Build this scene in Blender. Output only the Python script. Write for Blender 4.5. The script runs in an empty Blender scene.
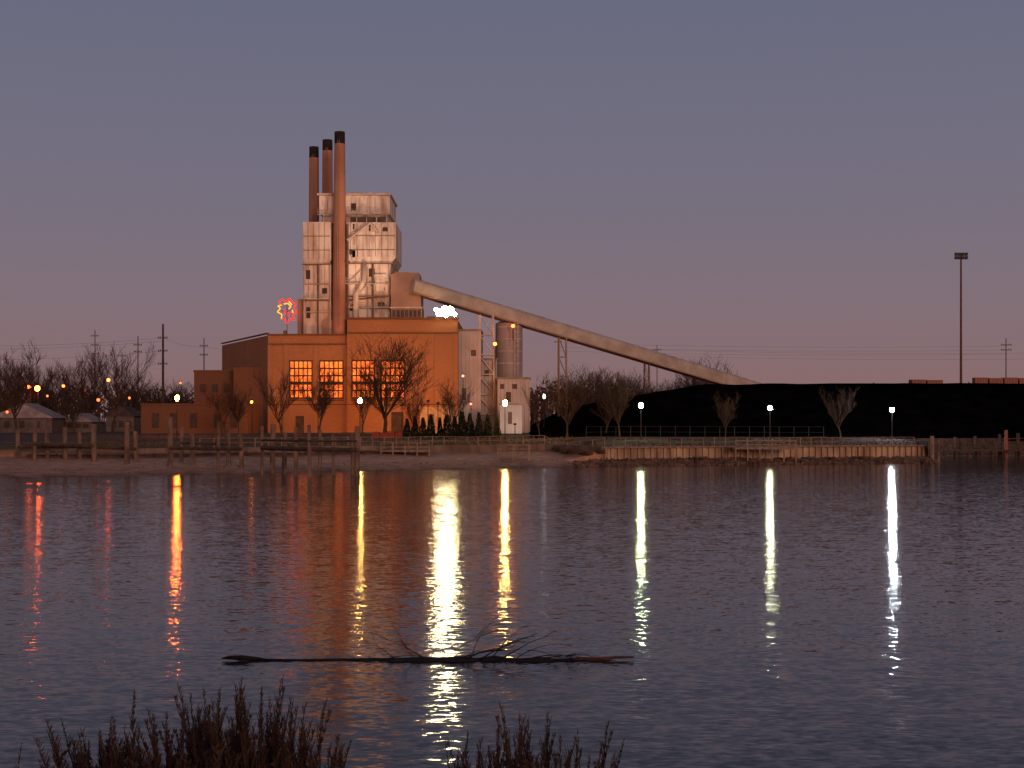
import bpy, math, random
from mathutils import Vector, noise
R=random.Random(7)
F=1422.22; HZ=420.0; CH=6.0
def X(px,D): return (px-512)/F*D
def Z(py,D): return CH+(HZ-py)/F*D
scene=bpy.context.scene
col=scene.collection
scene.view_settings.view_transform='Standard'
scene.view_settings.look='None'
scene.view_settings.exposure=0

# ---------------------------------------------------------------- materials
def mat(name,c,rough=0.8,c2=None,scale=1.0,bump=0.0,metal=0.0,stretch=(1,1,1),detail=6,spec=0.3,lo=.35,hi=.65):
    m=bpy.data.materials.new(name); m.use_nodes=True
    nt=m.node_tree; N=nt.nodes; L=nt.links
    b=N['Principled BSDF']
    b.inputs['Roughness'].default_value=rough
    b.inputs['Metallic'].default_value=metal
    b.inputs['Specular IOR Level'].default_value=spec
    if c2 is None: c2=tuple(x*0.6 for x in c)
    tc=N.new('ShaderNodeTexCoord'); mp=N.new('ShaderNodeMapping'); mp.inputs['Scale'].default_value=stretch
    L.new(tc.outputs['Object'],mp.inputs['Vector'])
    nz=N.new('ShaderNodeTexNoise'); nz.inputs['Scale'].default_value=scale; nz.inputs['Detail'].default_value=detail
    L.new(mp.outputs[0],nz.inputs['Vector'])
    r=N.new('ShaderNodeValToRGB'); r.color_ramp.elements[0].position=lo; r.color_ramp.elements[1].position=hi
    r.color_ramp.elements[0].color=(*c2,1); r.color_ramp.elements[1].color=(*c,1)
    L.new(nz.outputs['Fac'],r.inputs[0]); L.new(r.outputs[0],b.inputs['Base Color'])
    if bump>0:
        bp=N.new('ShaderNodeBump'); bp.inputs['Strength'].default_value=bump; bp.inputs['Distance'].default_value=0.1
        L.new(nz.outputs['Fac'],bp.inputs['Height']); L.new(bp.outputs[0],b.inputs['Normal'])
    return m
def brickmat(name,c1,c2,mortar):
    m=mat(name,c1,0.9,c2,0.12)
    nt=m.node_tree;N=nt.nodes;L=nt.links
    b=N['Principled BSDF']; tc=[n for n in N if n.type=='TEX_COORD'][0]; ramp=[n for n in N if n.type=='VALTORGB'][0]
    sp=N.new('ShaderNodeSeparateXYZ'); cb=N.new('ShaderNodeCombineXYZ'); L.new(tc.outputs['Object'],sp.inputs[0])
    ad=N.new('ShaderNodeMath'); ad.operation='ADD'; L.new(sp.outputs[0],ad.inputs[0]); L.new(sp.outputs[1],ad.inputs[1])
    L.new(ad.outputs[0],cb.inputs[0]); L.new(sp.outputs[2],cb.inputs[1])
    br=N.new('ShaderNodeTexBrick'); br.inputs['Scale'].default_value=1.0
    br.inputs['Brick Width'].default_value=0.6; br.inputs['Row Height'].default_value=0.2; br.inputs['Mortar Size'].default_value=0.015
    L.new(cb.outputs[0],br.inputs['Vector']); L.new(ramp.outputs[0],br.inputs['Color1'])
    br.inputs['Color2'].default_value=(*c2,1); br.inputs['Mortar'].default_value=(*mortar,1)
    L.new(br.outputs['Color'],b.inputs['Base Color'])
    return m
def emat(name,c,s,base=0.8):
    m=bpy.data.materials.new(name); m.use_nodes=True
    b=m.node_tree.nodes['Principled BSDF']; b.inputs['Base Color'].default_value=(base,base,base,1)
    b.inputs['Emission Color'].default_value=(*c,1); b.inputs['Emission Strength'].default_value=s
    return m

M=dict(
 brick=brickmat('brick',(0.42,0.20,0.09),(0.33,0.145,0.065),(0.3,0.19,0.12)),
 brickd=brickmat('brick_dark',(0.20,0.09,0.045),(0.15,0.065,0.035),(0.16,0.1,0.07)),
 trim=mat('stone_trim',(0.34,0.27,0.21),0.8),
 clad=mat('tower_cladding',(0.70,0.58,0.50),0.7,(0.40,0.28,0.22),0.38,0.1,stretch=(1.6,1.6,0.3),lo=.38,hi=.6),
 clad2=mat('tower_cladding_light',(0.80,0.70,0.61),0.7,(0.46,0.35,0.28),0.45,0.1,stretch=(1.5,1.5,0.3),lo=.36,hi=.56),
 seam=mat('panel_seam',(0.30,0.21,0.17),0.8),
 steel=mat('painted_steel',(0.66,0.58,0.52),0.6,(0.42,0.33,0.28),0.6),
 pipe=mat('rusty_pipe',(0.22,0.15,0.12),0.8,(0.12,0.08,0.06),0.6),
 dark=mat('dark_metal',(0.04,0.035,0.035),0.6),
 darkbrown=mat('dark_brown',(0.09,0.06,0.05),0.9),  # even dark brown for openings, windows, frames, doors and one roof
 louvre=mat('louvre_recess',(0.15,0.105,0.09),0.9),
 stack=mat('stack_concrete',(0.48,0.24,0.16),0.85,(0.34,0.16,0.105),0.25,stretch=(1,1,0.3)),
 soot=mat('soot',(0.03,0.024,0.022),0.95,(0.012,0.01,0.01),.5),
 transfer=mat('transfer_cladding',(0.40,0.27,0.21),0.8,(0.31,0.20,0.155),0.3),
 conv=mat('conveyor_cover',(0.50,0.43,0.37),0.75,(0.36,0.30,0.255),0.35),
 pale=mat('pale_wall',(0.52,0.47,0.47),0.8,(0.42,0.37,0.36),0.2),
 silo=mat('silo_metal',(0.40,0.34,0.34),0.6,(0.29,0.24,0.23),0.3,stretch=(1,1,0.3)),
 wood=mat('weathered_wood',(0.34,0.235,0.17),0.9,(0.18,0.12,0.09),2.0,0.3,stretch=(1,1,0.3)),
 pile=mat('timber_pile',(0.25,0.165,0.12),0.95,(0.10,0.066,0.05),1.5,0.3,stretch=(1,1,0.4)),
 woodd=mat('dark_timber',(0.10,0.066,0.052),0.95,(0.045,0.03,0.024),2.0,0.3),
 bark=mat('bark',(0.10,0.062,0.045),0.95,(0.05,0.033,0.026),1.5,0.2),
 twig=mat('twigs',(0.08,0.046,0.033),0.95,(0.045,0.027,0.021),1.0),
 conifer=mat('conifer_foliage',(0.02,0.026,0.015),0.95,(0.008,0.011,0.007),1.5),
 coal=mat('coal',(0.0045,0.0035,0.0035),1.0,(0.002,0.002,0.002),0.3,0.6,spec=0.0),
 seawall=mat('sheet_pile',(0.54,0.41,0.29),0.8,(0.28,0.18,0.115),0.5,stretch=(1,1,0.4)),
 retain=mat('retaining_timber',(0.27,0.185,0.135),0.9,(0.14,0.093,0.07),0.6,stretch=(1,1,0.4)),
 rock=mat('rocks',(0.22,0.135,0.10),0.95,(0.08,0.05,0.038),0.8,0.3),
 asphalt=mat('path_paving',(0.22,0.17,0.15),0.9),
 roof=mat('roof_pale',(0.36,0.31,0.3),0.8),
 housew=mat('house_wall',(0.16,0.13,0.12),0.85),
 weed=mat('dry_stems',(0.05,0.027,0.019),0.95,(0.02,0.011,0.008),3.0),
 plume=mat('seed_heads',(0.10,0.055,0.038),0.95,(0.026,0.015,0.011),1.6),
 log=mat('wet_log',(0.014,0.010,0.010),0.6,(0.005,0.004,0.004),3.0,0.4),
 logend=mat('bare_log_end',(0.12,0.055,0.04),0.8,(0.06,0.03,0.02),3.0,0.3),
 orange=mat('orange_mesh',(0.5,0.06,0.025),0.8),
 wire=mat('wire',(0.03,0.025,0.025),0.8),
 freight=mat('freight_red',(0.35,0.13,0.09),0.8,(0.22,0.08,0.06),0.1),
 mast=mat('mast_paint',(0.16,0.07,0.055),0.8),
 bank=mat('bank_soil',(0.03,0.02,0.014),0.95,(0.012,0.009,0.007),0.7,0.5),
)

# ---------------------------------------------------------------- mesh builder
class MB:
    def __init__(s): s.v=[]; s.f=[]
    def box(s,x0,x1,y0,y1,z0,z1):
        b=len(s.v)
        s.v+=[(x,y,z) for z in (z0,z1) for y in (y0,y1) for x in (x0,x1)]
        s.f+=[tuple(b+i for i in q) for q in ((0,2,3,1),(4,5,7,6),(0,1,5,4),(2,6,7,3),(0,4,6,2),(1,3,7,5))]
        return s
    def prism(s,poly,axis,a,b_):
        n=len(poly);b=len(s.v)
        for t in (a,b_):
            for p in poly:
                s.v.append((p[0],t,p[1]) if axis=='y' else (p[0],p[1],t) if axis=='z' else (t,p[0],p[1]))
        s.f.append(tuple(b+i for i in range(n))[::-1]); s.f.append(tuple(b+n+i for i in range(n)))
        for i in range(n):
            j=(i+1)%n; s.f.append((b+i,b+j,b+n+j,b+n+i))
        return s
    def tube(s,p0,p1,r0,r1,n=8,cap=True):
        p0=Vector(p0);p1=Vector(p1);d=(p1-p0)
        if d.length<1e-6: return s
        d.normalize(); u=d.cross(Vector((0,0,1)))
        if u.length<0.05: u=d.cross(Vector((1,0,0)))
        u.normalize(); w=d.cross(u); b=len(s.v)
        for p,r in ((p0,r0),(p1,r1)):
            for i in range(n):
                a=2*math.pi*i/n
                s.v.append(tuple(p+u*math.cos(a)*r+w*math.sin(a)*r))
        for i in range(n):
            j=(i+1)%n; s.f.append((b+i,b+n+i,b+n+j,b+j))
        if cap: s.f.append(tuple(b+i for i in range(n))); s.f.append(tuple(b+n+i for i in range(n))[::-1])
        return s
    def path(s,pts,rs,n=6):
        for i in range(len(pts)-1): s.tube(pts[i],pts[i+1],rs[i],rs[i+1],n,i in(0,len(pts)-2))
        return s
    def sweep(s,pts,rs,n=6):
        b=len(s.v); pts=[Vector(p) for p in pts]
        for k,(p,r) in enumerate(zip(pts,rs)):
            d=(pts[min(k+1,len(pts)-1)]-pts[max(k-1,0)]).normalized(); u=d.cross(Vector((0,1,0.01))).normalized(); w=d.cross(u)
            for i in range(n):
                a=2*math.pi*i/n; s.v.append(tuple(p+u*math.cos(a)*r+w*math.sin(a)*r))
        for k in range(len(pts)-1):
            for i in range(n):
                j=(i+1)%n; s.f.append((b+k*n+i,b+(k+1)*n+i,b+(k+1)*n+j,b+k*n+j))
        e=b+(len(pts)-1)*n
        s.f.append(tuple(b+i for i in range(n))); s.f.append(tuple(e+i for i in range(n))[::-1]); return s
    def ball(s,c,r,n=8,m=6,sz=1.0):
        b=len(s.v)
        for j in range(m+1):
            t=math.pi*j/m
            for i in range(n):
                a=2*math.pi*i/n; s.v.append((c[0]+r*math.sin(t)*math.cos(a),c[1]+r*math.sin(t)*math.sin(a),c[2]-r*sz*math.cos(t)))
        for j in range(m):
            for i in range(n):
                k=(i+1)%n; s.f.append((b+j*n+i,b+j*n+k,b+(j+1)*n+k,b+(j+1)*n+i))
        return s
    def blade(s,p0,p1,w,ax=None):
        p0=Vector(p0);p1=Vector(p1); d=p1-p0
        u=d.cross(Vector(ax) if ax else Vector((R.uniform(-1,1),R.uniform(-1,1),R.uniform(-1,1))))
        if u.length<1e-5: return s
        u.normalize(); b=len(s.v); m=(p0+p1)/2
        s.v+=[tuple(p0),tuple(m+u*w),tuple(p1),tuple(m-u*w)]; s.f.append((b,b+1,b+2,b+3)); return s
    def build(s,name,mt,parent=None,origin=None,smooth=False,label=None,category=None,group=None,kind=None):
        if parent is not None: o0=Vector(parent.get('_o',(0,0,0)))
        elif origin is not None: o0=Vector(origin)
        else: o0=Vector((0,0,0))
        me=bpy.data.meshes.new(name)
        me.from_pydata([tuple(Vector(v)-o0) for v in s.v],[],s.f); me.update()
        if smooth:
            for p in me.polygons: p.use_smooth=True
        me.materials.append(mt)
        o=bpy.data.objects.new(name,me); col.objects.link(o)
        if parent is not None:
            o.parent=parent; o['_o']=tuple(o0)
        else:
            o.location=o0
        tag(o,label,category,group,kind)
        return o
    def build_each(s,name,mt,parent,**kw):
        par=list(range(len(s.v)))
        def fd(a):
            while par[a]!=a: par[a]=par[par[a]]; a=par[a]
            return a
        for f in s.f:
            for q in f[1:]: par[fd(q)]=fd(f[0])
        gr={}
        for f in s.f: gr.setdefault(fd(f[0]),[]).append(f)
        for fs in gr.values():
            ids=sorted({i for f in fs for i in f}); mp={a:i for i,a in enumerate(ids)}
            q=MB(); q.v=[s.v[i] for i in ids]; q.f=[tuple(mp[i] for i in f) for f in fs]; q.build(name,mt,parent,**kw)
def tag(o,label=None,category=None,group=None,kind=None):
    if label:o['label']=label
    if category:o['category']=category
    if group:o['group']=group
    if kind:o['kind']=kind
def root(name,loc,label,category,group=None):
    e=bpy.data.objects.new(name,None); col.objects.link(e); e.location=loc; e.empty_display_size=0.5
    e['_o']=tuple(loc); tag(e,label,category,group); return e
def subroot_copy(o,newparent):
    c=o.copy(); col.objects.link(c); c.parent=newparent
    for k in list(o.children): subroot_copy(k,c)
    return c
def copy_thing(r,loc,sc=(1,1,1),rz=0,label=None):
    kids=list(r.children)
    c=r.copy(); col.objects.link(c); c.location=loc; c.scale=sc; c.rotation_euler=(0,0,rz)
    if label: c['label']=label
    for k in kids: subroot_copy(k,c)
    return c

# ---------------------------------------------------------------- terrain
def interp(tb,x):
    if x<=tb[0][0]: return tb[0][1]
    for (a,b),(c,d) in zip(tb,tb[1:]):
        if x<=c: return b+(d-b)*(x-a)/(c-a)
    return tb[-1][1]
SH=[(-400,60),(-150,120),(-53,147),(-44,151),(-35,156),(-24,164),(-13,170),(0,177),(11,185),(30,191),(59.2,199),(60.4,200),(62,226),(67,232),(85,236),(200,240),(500,200),(900,60)]
def shore(x): return interp(SH,x)+ (noise.noise(Vector((x*0.15,3,0)))*1.2 if x<12 else 0)
LP=[(-20,-2),(-6,-0.5),(0,0),(5,0.4),(14,0.85),(26,1.5),(26.6,1.55),(27,2.4),(60,3.05),(90,3.3)]
RP=[(-20,-2),(-4,-0.5),(0,0),(5.3,0.6),(6.4,0.65),(6.6,2.2),(20,3.0),(60,3.3)]
def ss(a,b,x):
    t=max(0,min(1,(x-a)/(b-a))); return t*t*(3-2*t)
def tz(x,y):
    s=y-shore(x); t=ss(6,14,x)
    z=interp(LP,s)*(1-t)+interp(RP,s)*t
    if 0.5<s<60: z+=noise.noise(Vector((x*0.12,y*0.12,0)))*0.16*(1-t)*ss(0.5,8,s)
    return z
def ground_D(px,py):
    D=120.0
    while D<420:
        x=X(px,D)
        if tz(x,D)>-0.02 and HZ+(CH-max(0,tz(x,D)))*F/D<=py: return D
        D+=0.25
    return D
xs=[-2500,-1500,-900,-500,-300,-200,-150,-120,-100,-90]+[-80+i*1.5 for i in range(0,120)]+[100+i*8 for i in range(12)]+[220,300,500,900,1500,2500]
xs=sorted(set(xs+[59.2,60.4,61.2,62]))
so=[-20,-6,-3,-1,0,1,2,3.5,5,5.3,6.4,6.6,8,10,12,14,17,20,23,26,26.6,27,30,33,36,40,45,50,60,70,80,90,110,140,180,230,300,400,600,1000,2000,4000]
V=[];Fc=[]
for x in xs:
    sh=shore(x)
    for s_ in so: V.append((x,sh+s_,tz(x,sh+s_)))
ns=len(so)
for i in range(len(xs)-1):
    for j in range(ns-1):
        a=i*ns+j; Fc.append((a,a+ns,a+ns+1,a+1))
g=MB(); g.v=V; g.f=Fc
gm=mat('ground',(0.05,0.045,0.03),0.95,(0.03,0.027,0.018),0.3,0.3)
nt=gm.node_tree;N=nt.nodes;L=nt.links
geo=N.new('ShaderNodeNewGeometry'); sp=N.new('ShaderNodeSeparateXYZ'); L.new(geo.outputs['Position'],sp.inputs[0])
n2=N.new('ShaderNodeTexNoise'); n2.inputs['Scale'].default_value=0.35; n2.inputs['Detail'].default_value=8; L.new(geo.outputs['Position'],n2.inputs['Vector'])
ma=N.new('ShaderNodeMath'); ma.operation='MULTIPLY_ADD'; ma.inputs[1].default_value=1.2; ma.inputs[2].default_value=-0.6; L.new(n2.outputs['Fac'],ma.inputs[0])
ad=N.new('ShaderNodeMath'); ad.operation='ADD'; L.new(sp.outputs[2],ad.inputs[0]); L.new(ma.outputs[0],ad.inputs[1])
mr=N.new('ShaderNodeMapRange'); mr.inputs['From Min'].default_value=-0.1; mr.inputs['From Max'].default_value=3.1; L.new(ad.outputs[0],mr.inputs[0])
rp=N.new('ShaderNodeValToRGB'); e=rp.color_ramp.elements
e[0].position=0.0; e[0].color=(0.13,0.07,0.05,1)
e[1].position=1.0; e[1].color=(0.05,0.038,0.024,1)
for p,c in((0.07,(0.34,0.185,0.12)),(0.3,(0.56,0.32,0.21)),(0.55,(0.40,0.22,0.145)),(0.8,(0.11,0.075,0.045))):
    q=rp.color_ramp.elements.new(p); q.color=(*c,1)
L.new(mr.outputs[0],rp.inputs[0]); 
n3=N.new('ShaderNodeTexNoise'); n3.inputs['Scale'].default_value=0.8; n3.inputs['Detail'].default_value=6; L.new(geo.outputs['Position'],n3.inputs['Vector'])
mr3=N.new('ShaderNodeMapRange'); mr3.inputs['From Min'].default_value=0.3; mr3.inputs['From Max'].default_value=0.7; mr3.inputs['To Min'].default_value=0.65; mr3.inputs['To Max'].default_value=1.15; L.new(n3.outputs['Fac'],mr3.inputs[0])
mx=N.new('ShaderNodeVectorMath'); mx.operation='SCALE'; L.new(rp.outputs[0],mx.inputs[0]); L.new(mr3.outputs[0],mx.inputs['Scale'])
L.new(mx.outputs[0],N['Principled BSDF'].inputs['Base Color'])
g.build('ground',gm,smooth=False,kind='structure')

b=MB(); bx=[-60+i*1.5 for i in range(80)]; by=[-30,-15,-8,-4,0,3,6,8,10,12,14,16,18,20,22,26,32]
for x in bx:
    for y in by:
        z=4.4-0.22*max(y,0) + noise.noise(Vector((x*0.3,y*0.3,5)))*0.25
        b.v.append((x,y,z))
n=len(by)
for i in range(len(bx)-1):
    for j in range(n-1):
        a=i*n+j; b.f.append((a,a+n,a+n+1,a+1))
b.build('shore_bank',M['bank'],smooth=True,kind='structure')

# water
wm=bpy.data.materials.new('water'); wm.use_nodes=True
nt=wm.node_tree;N=nt.nodes;L=nt.links;bs=N['Principled BSDF']
bs.inputs['Base Color'].default_value=(0.032,0.023,0.023,1); bs.inputs['Roughness'].default_value=0.085; bs.inputs['IOR'].default_value=1.333
geo=N.new('ShaderNodeNewGeometry')
def wavevec(scale,stretch,k,detail,rot,kx=.5):
    mp=N.new('ShaderNodeMapping'); mp.inputs['Scale'].default_value=stretch; L.new(geo.outputs['Position'],mp.inputs[0])
    mp.inputs['Rotation'].default_value=(0,0,rot)
    nz=N.new('ShaderNodeTexNoise'); nz.inputs['Scale'].default_value=scale; nz.inputs['Detail'].default_value=detail; nz.inputs['Roughness'].default_value=0.5
    L.new(mp.outputs[0],nz.inputs['Vector'])
    su=N.new('ShaderNodeVectorMath'); su.operation='SUBTRACT'; L.new(nz.outputs['Color'],su.inputs[0]); su.inputs[1].default_value=(0.5,0.5,0.5)
    sc=N.new('ShaderNodeVectorMath'); sc.operation='MULTIPLY'; L.new(su.outputs[0],sc.inputs[0]); sc.inputs[1].default_value=(k*kx,k,0)
    return sc
w1=wavevec(2.2,(0.5,1.2,1),0.14,2,0.05,.6)
w2=wavevec(7.0,(0.55,1.2,1),0.27,2,-0.08,.42)
a1=N.new('ShaderNodeVectorMath'); a1.operation='ADD'; L.new(w1.outputs[0],a1.inputs[0]); L.new(w2.outputs[0],a1.inputs[1])
big=N.new('ShaderNodeTexNoise'); big.inputs['Scale'].default_value=0.05; big.inputs['Detail'].default_value=3
mpb=N.new('ShaderNodeMapping'); mpb.inputs['Scale'].default_value=(0.4,1.5,1); L.new(geo.outputs['Position'],mpb.inputs[0]); L.new(mpb.outputs[0],big.inputs['Vector'])
mrb=N.new('ShaderNodeMapRange'); mrb.inputs['From Min'].default_value=0.35; mrb.inputs['From Max'].default_value=0.65; mrb.inputs['To Min'].default_value=0.95; mrb.inputs['To Max'].default_value=1.1
L.new(big.outputs['Fac'],mrb.inputs[0])
s1=N.new('ShaderNodeVectorMath'); s1.operation='SCALE'; L.new(a1.outputs[0],s1.inputs[0]); L.new(mrb.outputs[0],s1.inputs['Scale'])
cmn=N.new('ShaderNodeVectorMath'); cmn.operation='MINIMUM'; L.new(s1.outputs[0],cmn.inputs[0]); cmn.inputs[1].default_value=(.045,.057,.1)
cmx=N.new('ShaderNodeVectorMath'); cmx.operation='MAXIMUM'; L.new(cmn.outputs[0],cmx.inputs[0]); cmx.inputs[1].default_value=(-.045,-.057,-.1)
a2=N.new('ShaderNodeVectorMath'); a2.operation='ADD'; L.new(cmx.outputs[0],a2.inputs[0]); a2.inputs[1].default_value=(0,0,1)
nn=N.new('ShaderNodeVectorMath'); nn.operation='NORMALIZE'; L.new(a2.outputs[0],nn.inputs[0]); L.new(nn.outputs[0],bs.inputs['Normal'])
w=MB(); w.v=[(-3000,-40,0),(3000,-40,0),(3000,3500,0),(-3000,3500,0)]; w.f=[(0,1,2,3)]
w.build('water',wm,kind='structure')

pth=MB()
pxs=[-70+i*3 for i in range(65)]
for x in pxs:
    for o_ in (0,3): 
        y=shore(max(-53,min(x,57)))+ (46 if x<8 else 46-24*ss(8,40,x))+o_; pth.v.append((x,y,tz(x,y)+0.05))
for i in range(len(pxs)-1): pth.f.append((2*i,2*i+2,2*i+3,2*i+1))
pth.build('path',M['asphalt'],kind='structure')

# ---------------------------------------------------------------- coal pile
c=MB(); cx=[0+i*3 for i in range(110)]; cy=[236+i*4 for i in range(50)]
for x in cx:
    for y in cy:
        crest=9.75+noise.noise(Vector((x*0.03,y*0.03,0)))*0.3
        lx=(x-3)*0.5 if x<15 else 6+(x-15)*.17; fy=(y-238)*0.36; byy=(430-y)*0.4
        h=max(-0.5,min(crest,lx,fy,byy))
        h+=noise.noise(Vector((x*0.13,y*0.13,2)))*0.3*ss(0,3,h)
        c.v.append((x,y,3.1+h))
n=len(cy)
for i in range(len(cx)-1):
    for j in range(n-1):
        a=i*n+j; c.f.append((a,a+n,a+n+1,a+1))
c.build('coal_pile',M['coal'],smooth=True,kind='structure')

# ---------------------------------------------------------------- smokestacks
def stack(px,top,wt,D,wb,zb,label,cap=13):
    x=X(px,D); zt=Z(top,D); k=D/F
    r=root('smokestack',(x,D,zb),label,'smokestack','smokestacks of the power plant')
    rt=wt*k/2; rb=wb*k/2
    H=zt-zb; sz=zt-cap*k
    MB().tube((x,D,zb),(x,D,sz),rb,rt*1.02,24).build('chimney_shaft',M['stack'],r)
    cp=MB(); cp.tube((x,D,sz+.003),(x,D,zt),rt*1.02,rt,24)
    cp.build('sooty_rim',M['soot'],r)
    bd=MB()
    for i in range(1,9):
        z=zb+H*i/10; rr=rb+(rt-rb)*i/10+0.03
        bd.tube((x,D,z),(x,D,z+0.12),rr,rr,20)
    bd.build_each('steel_band',M['transfer'],r)
    ld=MB(); 
    for s_ in(-.2,.2): ld.box(x+s_-.03,x+s_+.03,D-rb-.22,D-rb-.14,zb+2,zt-2)
    z=zb+2
    while z<zt-2: ld.box(x-.17,x+.17,D-rb-.21,D-rb-.15,z,z+.05); z+=0.9
    ld.build('ladder',M['transfer'],r)
stack(339.7,132,10.5,302,15,Z(335.5,302),'tall tan smokestack in front with blackened rim',12)
stack(327.5,140,10,316,13,20,'tall brown smokestack behind the boiler house with black rim',11)
stack(314,147,9.5,322,12,20,'brown smokestack at the end of the row with black rim',11)

# ---------------------------------------------------------------- boiler house
D0=302; k=D0/F
def bx_(mb,x0,x1,y0,y1,d0,d1): return mb.box(X(x0,D0),X(x1,D0),d0,d1,Z(y1,D0),Z(y0,D0))
bh=root('boiler_house',(X(350,D0),D0+8,Z(335,300)),'tall pale boiler tower with stained cladding and exposed steelwork','boiler house')
m=MB(); bx_(m,318,389,194,212.5,304,320); m.build('penthouse',M['clad2'],bh)
m=MB(); bx_(m,316,390.5,192,193.9,303.5,320.5); m.build('roof_slab',M['steel'],bh)
m=MB(); bx_(m,321,387,212.6,223,304.6,319); m.build('recessed_storey',M['clad'],bh)
m=MB(); bx_(m,349,386,215.5,221,304.45,304.59); m.build('opening',M['louvre'],bh)
m=MB()
for i in range(7):
    px=325+i*10; bx_(m,px,px+1,212.6,222,304.2,304.4)
m.build_each('column',M['steel'],bh)
def ch(x0,x1,y0,y1,c_): return [(X(x0,D0),Z(y0,D0)),(X(x1,D0),Z(y0,D0)),(X(x1,D0),Z(y1-c_,D0)),(X(x1-c_*.7,D0),Z(y1,D0)),(X(x0+c_*.7,D0),Z(y1,D0)),(X(x0,D0),Z(y1-c_,D0))]
m=MB(); m.prism(ch(303,331,222,264,4)[::-1],'y',301.9,318); m.build('upper_casing',M['clad'],bh)
m=MB(); m.prism(ch(347,396,223,264,6)[::-1],'y',301.0,318); m.build('upper_casing',M['clad2'],bh)
m=MB(); bx_(m,331.1,346.9,224,322,304.6,317); m.build('casing_link',M['clad'],bh)
m=MB(); bx_(m,347,391,264.2,296,301.4,317); m.build('lower_casing',M['clad2'],bh)
m=MB(); bx_(m,347,390,296.1,322,301.6,317); m.build('lower_casing',M['clad2'],bh)
m=MB(); bx_(m,303,331,264.2,300,302.3,316); m.build('stair_tower',M['clad2'],bh)
m=MB(); bx_(m,303.5,331,300.1,334,302.5,316); m.build('stair_tower',M['clad'],bh)
m=MB(); bx_(m,296,303.4,298,334,304,309); m.build('side_wall',M['transfer'],bh)
m=MB()
for (a,b_,c_,d,y) in ((350,355,202,209,303.9),(306,310,270,279,302.2),(322,327,288,294,302.2),(306,310,307,318,302.4),(369,375,269,277,301.3),(380,385,284,290,301.3),(378,385,302,309,301.5),(350,355,304,311,301.5),(383,388,228,232,300.9),(350,353,250,255,300.9)):
    bx_(m,a,b_,c_,d,y,y+.08)
m.build_each('opening',M['darkbrown'],bh)
m=MB()
px=351
while px<395: bx_(m,px,px+.35,224,257,300.92,300.99); px+=6.2
px=308
while px<330: bx_(m,px,px+.35,223,259,301.82,301.89); bx_(m,px,px+.3,266,298,302.22,302.29); px+=5.5
for yy in (236,250): bx_(m,347.5,395.5,yy,yy+.7,300.9,300.98); bx_(m,303.5,330.5,yy,yy+.6,301.8,301.88)
px=326
while px<388: bx_(m,px,px+.35,196,211,303.92,303.99); px+=8
for px in(356,368,380): bx_(m,px,px+.35,265,295,301.32,301.39); bx_(m,px,px+.35,297,321,301.52,301.59)
m.build('cladding_seam',M['seam'],bh)
for i in range(12):
    a=R.uniform(349,386); c_=R.choice((224.5,237,251)); m=MB(); bx_(m,a,a+R.uniform(3,7),c_,c_+R.uniform(5,10),300.93,300.995); m.build('weathered_panel',M['clad'],bh)
m=MB()
def strut(x0,y0,x1,y1,D=300.0,r=0.22): m.tube((X(x0,D),D,Z(y0,D)),(X(x1,D),D,Z(y1,D)),r,r,5)
for px in (348,368,389): strut(px,264,px,320,301.1,0.15)
for yy in (283,307): strut(347,yy,390,yy,301.1,0.14)
for a,b_,c_,d in((348,283,368,264),(348,307,368,284),(389,307,368,284)): strut(a,b_,c_,d,301.1,0.14)
for px in (304,330): strut(px,262,px,334,302.0,0.14)
for yy in (284,312): strut(303,yy,331,yy,302.0,0.12)
m.build('steel_frame',M['steel'],bh)
m=MB(); strut(347,240,370,223,300.6,0.28); strut(370,223,379,233,300.6,0.2); m.build('bracing_pipe',M['steel'],bh)
for x0,y0,x1,y1,dd,rr_ in ((373,264,373,320,300.95,.2),(394,262,390.5,320,301.4,.22),(347.5,224,347.5,320,300.9,.26),(318,264,318,334,302.1,.18),(348,300,388,296,301.0,.16)):
    m=MB(); strut(x0,y0,x1,y1,dd,rr_); m.build('dark_pipe',M['pipe'],bh)
for (a,b_,yy,d,h_) in((346,397,263.5,300.6,.8),(347,391,296,300.9,.6),(302,332,264,301.6,.8),(303,332,300,302.0,.6),(317,390,222.4,303.4,.6)):
    m=MB(); bx_(m,a,b_,yy,yy+h_,d,d+.4); m.build('ledge',M['pipe'],bh)
for (a,b_,yy,d) in((346,392,284,300.6),(302,331,299,301.4),(317,390,213.5,303),(347,392,308,300.8)):
    m=MB(); bx_(m,a,b_,yy,yy+.5,d,d+.5)
    z=Z(yy,D0)
    for h in(.55,1.1): m.box(X(a,D0),X(b_,D0),d,d+.04,z+h-.025,z+h+.025)
    q=a
    while q<b_: m.box(X(q,D0)-.03,X(q,D0)+.03,d,d+.04,z,z+1.1); q+=5
    m.build('catwalk',M['steel'],bh)
MB().sweep([(X(364,301),300.9,Z(262,301)),(X(364,301),300.9,Z(281,301)),(X(356,301),300.9,Z(294,301)),(X(356,301),300.9,Z(320,301))],[.5,.55,.6,.7],12).build('duct',M['clad2'],bh,smooth=True)
m=MB(); m.prism([(X(374,D0),Z(275,D0)),(X(387,D0),Z(275,D0)),(X(384,D0),Z(292,D0)),(X(377,D0),Z(292,D0))][::-1],'y',300.9,301.3); m.build('hopper',M['clad2'],bh)
m=MB(); bx_(m,349,360,189.3,191.9,306,309); bx_(m,366,370,188,191.9,307,309); m.build_each('roof_vent',M['steel'],bh)
m=MB(); bx_(m,322,333,320,335,302.0,302.45); bx_(m,348,390,317.5,322,301.1,301.55); m.build_each('base_storey',M['transfer'],bh)

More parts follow.
